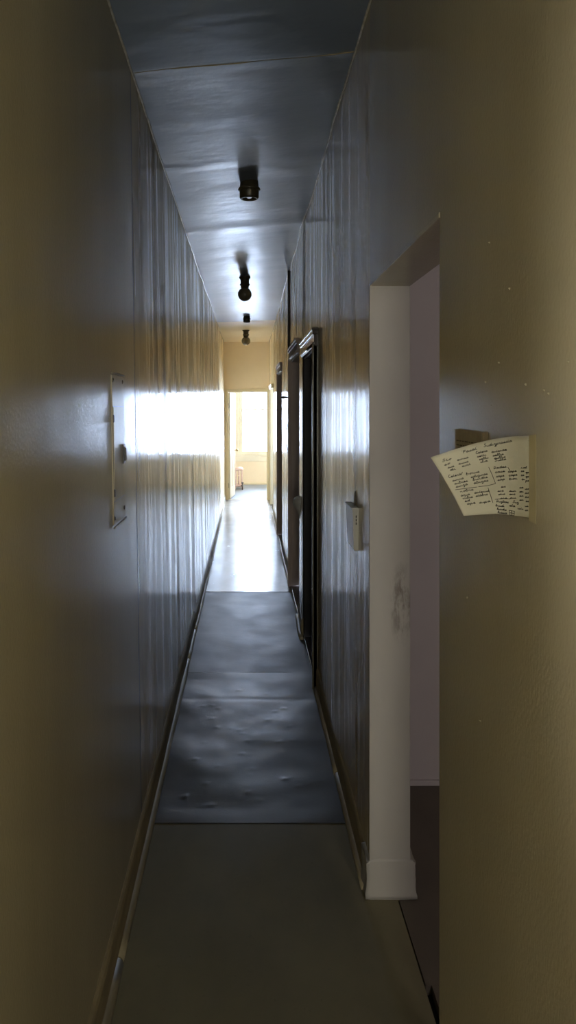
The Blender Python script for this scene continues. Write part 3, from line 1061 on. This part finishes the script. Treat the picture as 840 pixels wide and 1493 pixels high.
WBk = thing('wall_bracket', 'lumpy white plaster bracket on the wall strip between the two nearest dark doorways', 'bracket', (rwall(5.68, 0.9), 5.68, 0.82))
mb = MB()
rings = []
prof = [(0.000, 0.008, 0.012), (0.030, 0.016, 0.018), (0.070, 0.030, 0.028), (0.095, 0.048, 0.040), (0.120, 0.060, 0.052), (0.150, 0.060, 0.054), (0.165, 0.050, 0.046), (0.178, 0.030, 0.032)]
for z, d, w in prof:
    ring = []
    for k in range(14):
        a = PI * k / 13
        n = 1 + 0.22 * mn.noise(Vector((z * 60, k * 0.7, 3)))
        ring.append((-d * math.sin(a) * n + 0.006, w * math.cos(a) * n, z + 0.004 * mn.noise(Vector((k, z * 90, 7)))))
    rings.append(ring)
mb.sweep(rings, closed=False)
mb.build('corbel', M['milky'], WBk)
mb = MB(); mb.box(-0.010, 0.008, -0.05, 0.05, 0.15, 0.176, 0, 0.004)
mb.build('back_plate', M['plaster'], WBk)

# ------------------------------------------------------------------ radiator in the end room (seen end on)
RD = thing('radiator', 'small old cast iron radiator, pinkish, beside the open door of the end room', 'radiator', (-0.150, 15.36, 0.0))
H, W2 = 0.44, 0.088
for i in range(5):
    y = 0.035 + i * 0.062
    mb = MB()
    for cx in (-0.062, 0.0, 0.062):
        mb.tube([(cx, y, 0.075), (cx, y, 0.10), (cx, y, H - 0.06), (cx, y, H - 0.035)], [0.020, 0.017, 0.017, 0.020], 12)
    for z, hh in ((0.078, 0.026), (H - 0.040, 0.030)):
        rings = []
        for k in range(13):
            t = -1 + k / 6
            rr = hh * math.sqrt(max(0.03, 1 - abs(t) ** 4)) * (1.0 if abs(t) < 1 else 0.3)
            rise = 0.012 * (1 - t * t) if z > 0.2 else 0
            rings.append([(t * W2, y + 0.024 * math.cos(2 * PI * q / 12), z + rise + rr * math.sin(2 * PI * q / 12)) for q in range(12)])
        mb.sweep(rings)
    if i == 0:      # cast ornament on the end section
        mb.lathe([(0.0, 0.022), (0.014, 0.020), (0.020, 0.010), (0.020, 0)], 16, Matrix.Translation((0, y - 0.010, 0.27)) @ Matrix.Rotation(PI / 2, 4, 'X'))
    mb.build('section', M['radiator'], RD)
for i in (0, 4):
    y = 0.035 + i * 0.062
    for sx in (-1, 1):
        mb = MB()
        mb.tube([(sx * 0.060, y, 0.085), (sx * 0.066, y, 0.05), (sx * 0.074, y, 0.020), (sx * 0.082, y, 0.002)], [0.018, 0.013, 0.012, 0.018], 12)
        mb.build('foot', M['radiator'], RD)
mb = MB()
mb.tube([(0.05, 0.02, 0.082), (0.05, -0.03, 0.082), (0.075, -0.045, 0.082)], 0.014, 12)
mb.tube([(0.075, -0.045, -0.02), (0.075, -0.045, 0.13)], 0.012, 12)
mb.lathe([(0, 0.155), (0.022, 0.152), (0.024, 0.135), (0.012, 0.128), (0.012, 0.12)], 16, Matrix.Translation((0.075, -0.045, 0)))
mb.build('valve', M['rad_dark'], RD)

# ------------------------------------------------------------------ papers on the near right wall
# plan curve of the loose sheet: taped edge on the wall, then swinging out into the corridor
CUR = [(0.4165, 1.110), (0.4140, 1.122), (0.4000, 1.160), (0.3700, 1.200), (0.3350, 1.225), (0.3000, 1.235)]
def plan(u):
    """u 0 at the taped edge, 1 at the free corner; Catmull-Rom"""
    n = len(CUR) - 1
    t = min(max(u, 0), 1) * n
    i = min(int(t), n - 1)
    t -= i
    p = [CUR[max(0, min(n, i + k))] for k in (-1, 0, 1, 2)]
    return tuple(0.5 * (2 * p[1][a] + (p[2][a] - p[0][a]) * t + (2 * p[0][a] - 5 * p[1][a] + 4 * p[2][a] - p[3][a]) * t * t
                        + (3 * p[1][a] - p[0][a] - 3 * p[2][a] + p[3][a]) * t ** 3) for a in (0, 1))
def px_of(u):
    x, y = plan(u)
    return 359 + 1100 * x / y
UT = [(k / 200, px_of(k / 200)) for k in range(201)]
def u_at(px):
    for (u, a), (u2, b) in zip(UT, UT[1:]):
        if a >= px >= b:
            return lerp(u, u2, (a - px) / max(1e-9, a - b))
    return 0.0 if px > UT[0][1] else 1.0
TOP = [(628, 667), (660, 656), (690, 647), (720, 640), (745, 636.5), (774, 635)]
BOT = [(628, 753), (676, 752), (700, 750.5), (724, 749), (745, 751), (774, 755)]
def zrow(u, py):
    return EYE - (py - 595) * plan(u)[1] / 1100
def sheet_pt(px, py, off=0.0):
    u = u_at(px)
    x, y = plan(u)
    x2, y2 = plan(min(1, u + 0.01)); x1, y1 = plan(max(0, u - 0.01))
    d = Vector((x2 - x1, y2 - y1, 0)).normalized()
    n = Vector((-d.y, d.x, 0))
    if n.dot(Vector((-x, -y, 0))) < 0:
        n = -n
    return Vector((x, y, zrow(u, py))) + n * off
HN = thing('handwritten_note', 'handwritten cream sheet taped to the near right wall, its free corner curling out', 'note', (0.40, 1.16, 1.48))
def local(o, mesh_obj):
    mesh_obj.matrix_parent_inverse = Matrix.Translation(-Vector(o.location))
mb = MB()
rows, cols = 16, 40
grid = []
for j in range(rows + 1):
    v = j / rows
    left = lerp(628, 676, v)
    line = []
    for i in range(cols + 1):
        px = lerp(774, left, i / cols)
        py = lerp(table(TOP, px), table(BOT, px), v)
        # rows follow the sheet's own slope
        line.append(mb.bm.verts.new(sheet_pt(px, py)))
    grid.append(line)
for j in range(rows):
    for i in range(cols):
        f = mb.bm.faces.new((grid[j][i], grid[j][i + 1], grid[j + 1][i + 1], grid[j + 1][i]))
        f.smooth = True
pp = mb.build('sheet', M['paper'], HN)
local(HN, pp)
sol = pp.modifiers.new('thickness', 'SOLIDIFY'); sol.thickness = 0.0003; sol.offset = 0
# small joined-up hand, one polyline per letter on a 1 x 1 body (x advance, ascender 2, descender -1)
LET = {
 'a': ([(.8, .9), (.4, 1), (.1, .5), (.3, 0), (.7, .3), (.85, .9), (.85, .2), (1.1, .1)], 1.1), 'b': ([(0, .2), (.4, 1.6), (.2, 2), (.1, .1), (.5, 0), (.8, .5), (.4, .9), (.9, .8)], 1.0),
 'c': ([(.8, .8), (.5, 1), (.1, .5), (.4, 0), (.9, .2)], .9), 'd': ([(.7, .9), (.3, 1), (.1, .4), (.4, 0), (.7, .4), (.9, 2), (.85, .1), (1.1, .1)], 1.1),
 'e': ([(0, .3), (.6, .6), (.6, 1), (.2, .8), (.3, 0), (.9, .2)], .85), 'g': ([(.8, .9), (.4, 1), (.1, .5), (.4, .1), (.8, .5), (.8, -.9), (.4, -1), (1.0, .1)], 1.0),
 'h': ([(0, .2), (.4, 1.8), (.2, 2), (.15, 0), (.5, .9), (.7, .6), (.75, 0), (1, .1)], 1.0), 'i': ([(0, .2), (.3, 1), (.3, .1), (.6, .1)], .6),
 'l': ([(0, .2), (.5, 1.7), (.3, 2), (.2, .1), (.6, .1)], .6), 'm': ([(0, .7), (.15, .9), (.15, 0), (.4, .95), (.5, .1), (.8, .95), (.9, .1), (1.2, .1)], 1.2),
 'n': ([(0, .7), (.15, .9), (.15, 0), (.5, .95), (.65, .1), (.9, .1)], .9), 'o': ([(.5, 1), (.1, .5), (.4, 0), (.7, .5), (.5, 1), (.9, .8)], .85),
 'p': ([(.1, .9), (.1, -1), (.15, .7), (.6, 1), (.7, .3), (.2, .1), (.9, .1)], .95), 'q': ([(.8, .9), (.4, 1), (.1, .5), (.4, .1), (.8, .5), (.8, -1), (1.0, -.6)], 1.0), 'r': ([(0, .4), (.2, 1), (.5, .85), (.5, .1), (.8, .1)], .75),
 's': ([(0, .2), (.5, 1), (.6, .3), (.2, 0), (.8, .2)], .75), 't': ([(0, .2), (.4, 1.7), (.3, .1), (.7, .1)], .65),
 'u': ([(.1, .9), (.15, .1), (.6, .2), (.7, .95), (.7, .1), (1, .1)], .95), 'x': ([(0, .9), (.7, .1), (.4, .5), (.7, .9), (.1, .1), (.9, .1)], .9),
 'S': ([(.9, 1.8), (.4, 2), (.2, 1.4), (.8, .7), (.4, 0), (0, .4)], 1.0), 'P': ([(.2, 0), (.3, 2), (.9, 1.8), (.8, 1.1), (.3, 1)], 1.0), 'T': ([(0, 1.8), (1, 2), (.5, 1.9), (.45, 0)], 1.0),
 'C': ([(.9, 1.7), (.4, 2), (.1, .8), (.5, 0), (1, .3)], 1.05), 'D': ([(.2, 0), (.3, 2), (.9, 1.4), (.7, .3), (.1, 0)], 1.05), 'I': ([(.3, 2), (.3, 0)], .6), 'J': ([(.6, 2), (.5, 0), (.1, .2)], .7),
 '/': ([(0, 0), (.6, 1.8)], .7), '"': ([(.1, 2), (.1, 1.6)], .3), '-': ([(0, .5), (.6, .5)], .8), ' ': ([], .6),
}
def ribbon(mb, pts, w, surf):
    pts = [Vector(p) for p in pts]
    rows = []
    for i, p in enumerate(pts):
        d = (pts[min(i + 1, len(pts) - 1)] - pts[max(0, i - 1)])
        d = d.normalized() if d.length > 1e-9 else Vector((1, 0))
        n = Vector((-d.y, d.x)) * w / 2
        rows.append((mb.bm.verts.new(surf(p + n)), mb.bm.verts.new(surf(p - n))))
    for A, B in zip(rows, rows[1:]):
        mb.bm.faces.new((A[0], B[0], B[1], A[1]))
random.seed(17)
def write(mb, text, x, y, wpx, size, ang, surf, pen=0.9):
    adv = sum(LET[c][1] for c in text)
    k = wpx / adv
    ca, sa = math.cos(math.radians(ang)), math.sin(math.radians(ang))
    cx = 0
    for c in text:
        pts, a = LET[c]
        if pts:
            q = []
            for (px, py) in pts:
                lx = (cx + px) * k + py * size * 0.12
                ly = -(py * size) * random.uniform(0.92, 1.08)
                q.append(Vector((x + lx * ca - ly * sa, y + lx * sa + ly * ca)))
            ribbon(mb, q, pen, surf)
        cx += a
ink_surf = lambda p: sheet_pt(min(773, p.x), p.y, 0.0006)
mb = MB()
W = [ # text, px x, px baseline y, width px, body px, angle
 ('"Pasat"', 674, 661.5, 24, 2.1, -16), ('Sudigpraesta', 706, 652, 42, 2.3, -11),
 ('Sto', 645, 674, 14, 2.0, -16), ('sumus', 667, 672, 17, 2.0, -15), ('Cetera', 694, 662, 18, 1.8, -12), ('antenae', 717, 660.5, 23, 1.9, -10),
 ('so', 648, 679, 9, 1.9, -16), ('suus', 669, 677.5, 15, 1.9, -15), ('setti', 696, 667, 14, 1.8, -12), ('sellis', 719, 665.5, 16, 1.8, -9),
 ('sus', 653, 683, 10, 1.9, -16), ('sunt', 674, 681, 13, 1.9, -15), ('sellu', 699, 671, 14, 1.8, -12), ('sullis', 721, 669.5, 17, 1.8, -9),
 ('di', 656, 687, 9, 1.9, -16), ('ilia', 701, 675, 11, 1.8, -12), ('Sulla', 722, 673, 17, 1.8, -9),
 ('Cetera/', 654, 697, 22, 2.0, -14), ('bonus', 680, 693, 20, 2.0, -13), ('Dades', 720, 684, 19, 1.8, -8),
 ('summa', 660, 702, 17, 1.9, -13), ('scligunas', 687, 697, 25, 1.9, -12), ('case', 722, 690, 15, 1.8, -8), ('cape', 741, 689, 13, 1.8, -6),
 ('subjes'.replace('j', 'i'), 663, 706.5, 20, 1.9, -13), ('bundis', 690, 701, 22, 1.9, -12), ('sape', 724, 696, 12, 1.8, -8), ('cape', 742, 694.5, 13, 1.8, -6),
 ('sunga', 665, 711, 18, 1.9, -13), ('abigas', 691, 706, 22, 1.9, -12), ('sap', 726, 701, 11, 1.8, -8), ('bon', 743, 700, 12, 1.8, -6),
 ('nobis', 671, 718, 20, 1.9, -10), ('aqua', 672, 724, 14, 1.9, -10), ('antenus', 692, 720, 22, 1.9, -9), ('sic', 731, 711, 7, 1.7, -6),
 ('mibis', 675, 728, 15, 1.9, -10), ('stabis', 694, 724.5, 18, 1.9, -9), ('sic', 726, 717, 9, 1.7, -4), ('sui', 743, 717, 10, 1.7, -2),
 ('ed', 678, 732, 8, 1.9, -10), ('ape', 681, 736, 13, 1.9, -9), ('supa', 699, 734, 17, 1.9, -8), ('stic', 727, 722, 10, 1.7, -4), ('aic', 743, 722, 9, 1.7, -2),
 ('sis', 730, 727.5, 10, 1.7, -3), ('su', 744, 727, 9, 1.7, -2),
 ('Dugltas', 724, 732, 18, 1.8, 5), ('Sug', 748, 733, 9, 1.8, 8), ('buudi', 723, 738, 13, 1.8, 6), ('sla', 743, 738, 9, 1.8, 9), ('hundis', 725, 743, 14, 1.8, 7), ('uti', 755, 742, 9, 1.8, 10), ('hasa', 726, 748, 14, 1.8, 7),
 ('iol', 760, 683, 9, 1.6, 0), ('ca', 760, 688, 5, 1.7, 0), ('ope', 767, 690, 5, 1.8, 0), ('ca', 760, 694, 5, 1.7, 0), ('spe', 767, 696, 5, 1.8, 0), ('cu', 761, 700, 5, 1.7, 0), ('pe', 767, 702, 5, 1.8, 0),
 ('sa', 758, 712, 6, 1.7, 0), ('uno', 766, 714, 6, 1.8, 0), ('sam', 758, 718, 6, 1.7, 0), ('ino', 766, 720, 6, 1.8, 0), ('sun', 758, 724, 6, 1.7, 0), ('ono', 766, 726, 6, 1.8, 0), ('sin', 758, 730, 6, 1.7, 0), ('as', 767, 732, 5, 1.8, 0), ('us', 766, 739, 5, 1.8, 0), ('si', 766, 745, 5, 1.8, 0),
 ('J', 771, 643, 2.4, 3.0, 0),
]
for args in W:
    write(mb, *args, ink_surf)
for a in ([(713, 681), (718, 692), (723, 705)], [(723, 705), (712, 708), (698, 709.5)], [(696, 710), (680, 712), (664, 714)], [(712, 711), (716, 723), (719, 733)], [(722, 728), (735, 727), (745, 727.5)], [(741, 681), (744, 686)],
          [(743, 744), (751, 745.5), (750, 752)], [(743, 744), (744, 751), (750, 752)], [(744, 747.5), (750, 748.5)], [(746, 744.5), (747, 751)]):
    ribbon(mb, a, 0.75, ink_surf)
wr_ = mb.build('handwriting', M['ink'], HN)
local(HN, wr_)
mb = MB()
xw = lambda y: right_x(y) - 0.004
wx = right_x(1.095) + right_disp(1.095, 1.55)
mb.hexa([(wx + .003, 1.092, 1.492), (wx - .0004, 1.092, 1.492), (0.4162, 1.1105, 1.494), (0.4185, 1.1105, 1.494), (wx + .003, 1.092, 1.622), (wx - .0004, 1.092, 1.622), (0.4162, 1.1105, 1.620), (0.4185, 1.1105, 1.620)])
tp = mb.build('tape', M['tape'], HN)
local(HN, tp)

ON = thing('printed_note', 'small old brownish printed slip flat on the right wall behind the curling sheet', 'note', (min(rwall(1.31 + .02 * k, 1.55) for k in range(11)) - 0.0005, 1.41, 1.55))
mb = MB()
nx = -0.0015
mb.box(nx, nx + 0.0008, -0.104, 0.100, -0.060, 0.0685)
mb.build('slip', M['old_paper'], ON)
mb = MB()
random.seed(9)
z = 0.046
while z > -0.05:
    y = 0.088
    while y > -0.062:
        l = random.uniform(0.008, 0.022)
        mb.box(nx - 0.0004, nx + 0.0002, max(-0.066, y - l), y, z - 0.0011, z + 0.0011)
        y -= l + 0.006
    z -= 0.0085
mb.build('print', M['ink_brown'], ON)
mb = MB()
mb.box(nx - 0.0005, nx + 0.0002, -0.0755, -0.0725, -0.058, 0.066)
mb.build('rule', M['tape'], ON)

# ------------------------------------------------------------------ daylight
world = bpy.data.worlds.new('daylight_sky')
S.world = world
world.use_nodes = True
bg = world.node_tree.nodes['Background']
bg.inputs['Color'].default_value = (0.60, 0.735, 1.0, 1)
bg.inputs['Strength'].default_value = 40.0

# ------------------------------------------------------------------ camera
cam = bpy.data.cameras.new('camera')
cam.sensor_fit = 'HORIZONTAL'
cam.sensor_width = 36.0
cam.lens = 36.0 * 1100 / 840
cam.shift_x = (420 - 359) / 840
cam.shift_y = -(746.5 - 595) / 840
cam.clip_start = 0.02
co = bpy.data.objects.new('camera', cam)
COL.objects.link(co)
co.location = (0, 0, EYE)
co.rotation_euler = (PI / 2, 0, 0)
S.camera = co

vs_ = S.view_settings
S.display_settings.display_device = 'sRGB'
vs_.view_transform = 'Standard'
vs_.look = 'None'
vs_.exposure = 0.0
vs_.gamma = 1.0
vs_.use_curve_mapping = False
cy = S.cycles
cy.max_bounces = 14
cy.diffuse_bounces = 8
cy.glossy_bounces = 6
cy.transparent_max_bounces = 12
cy.use_denoising = True
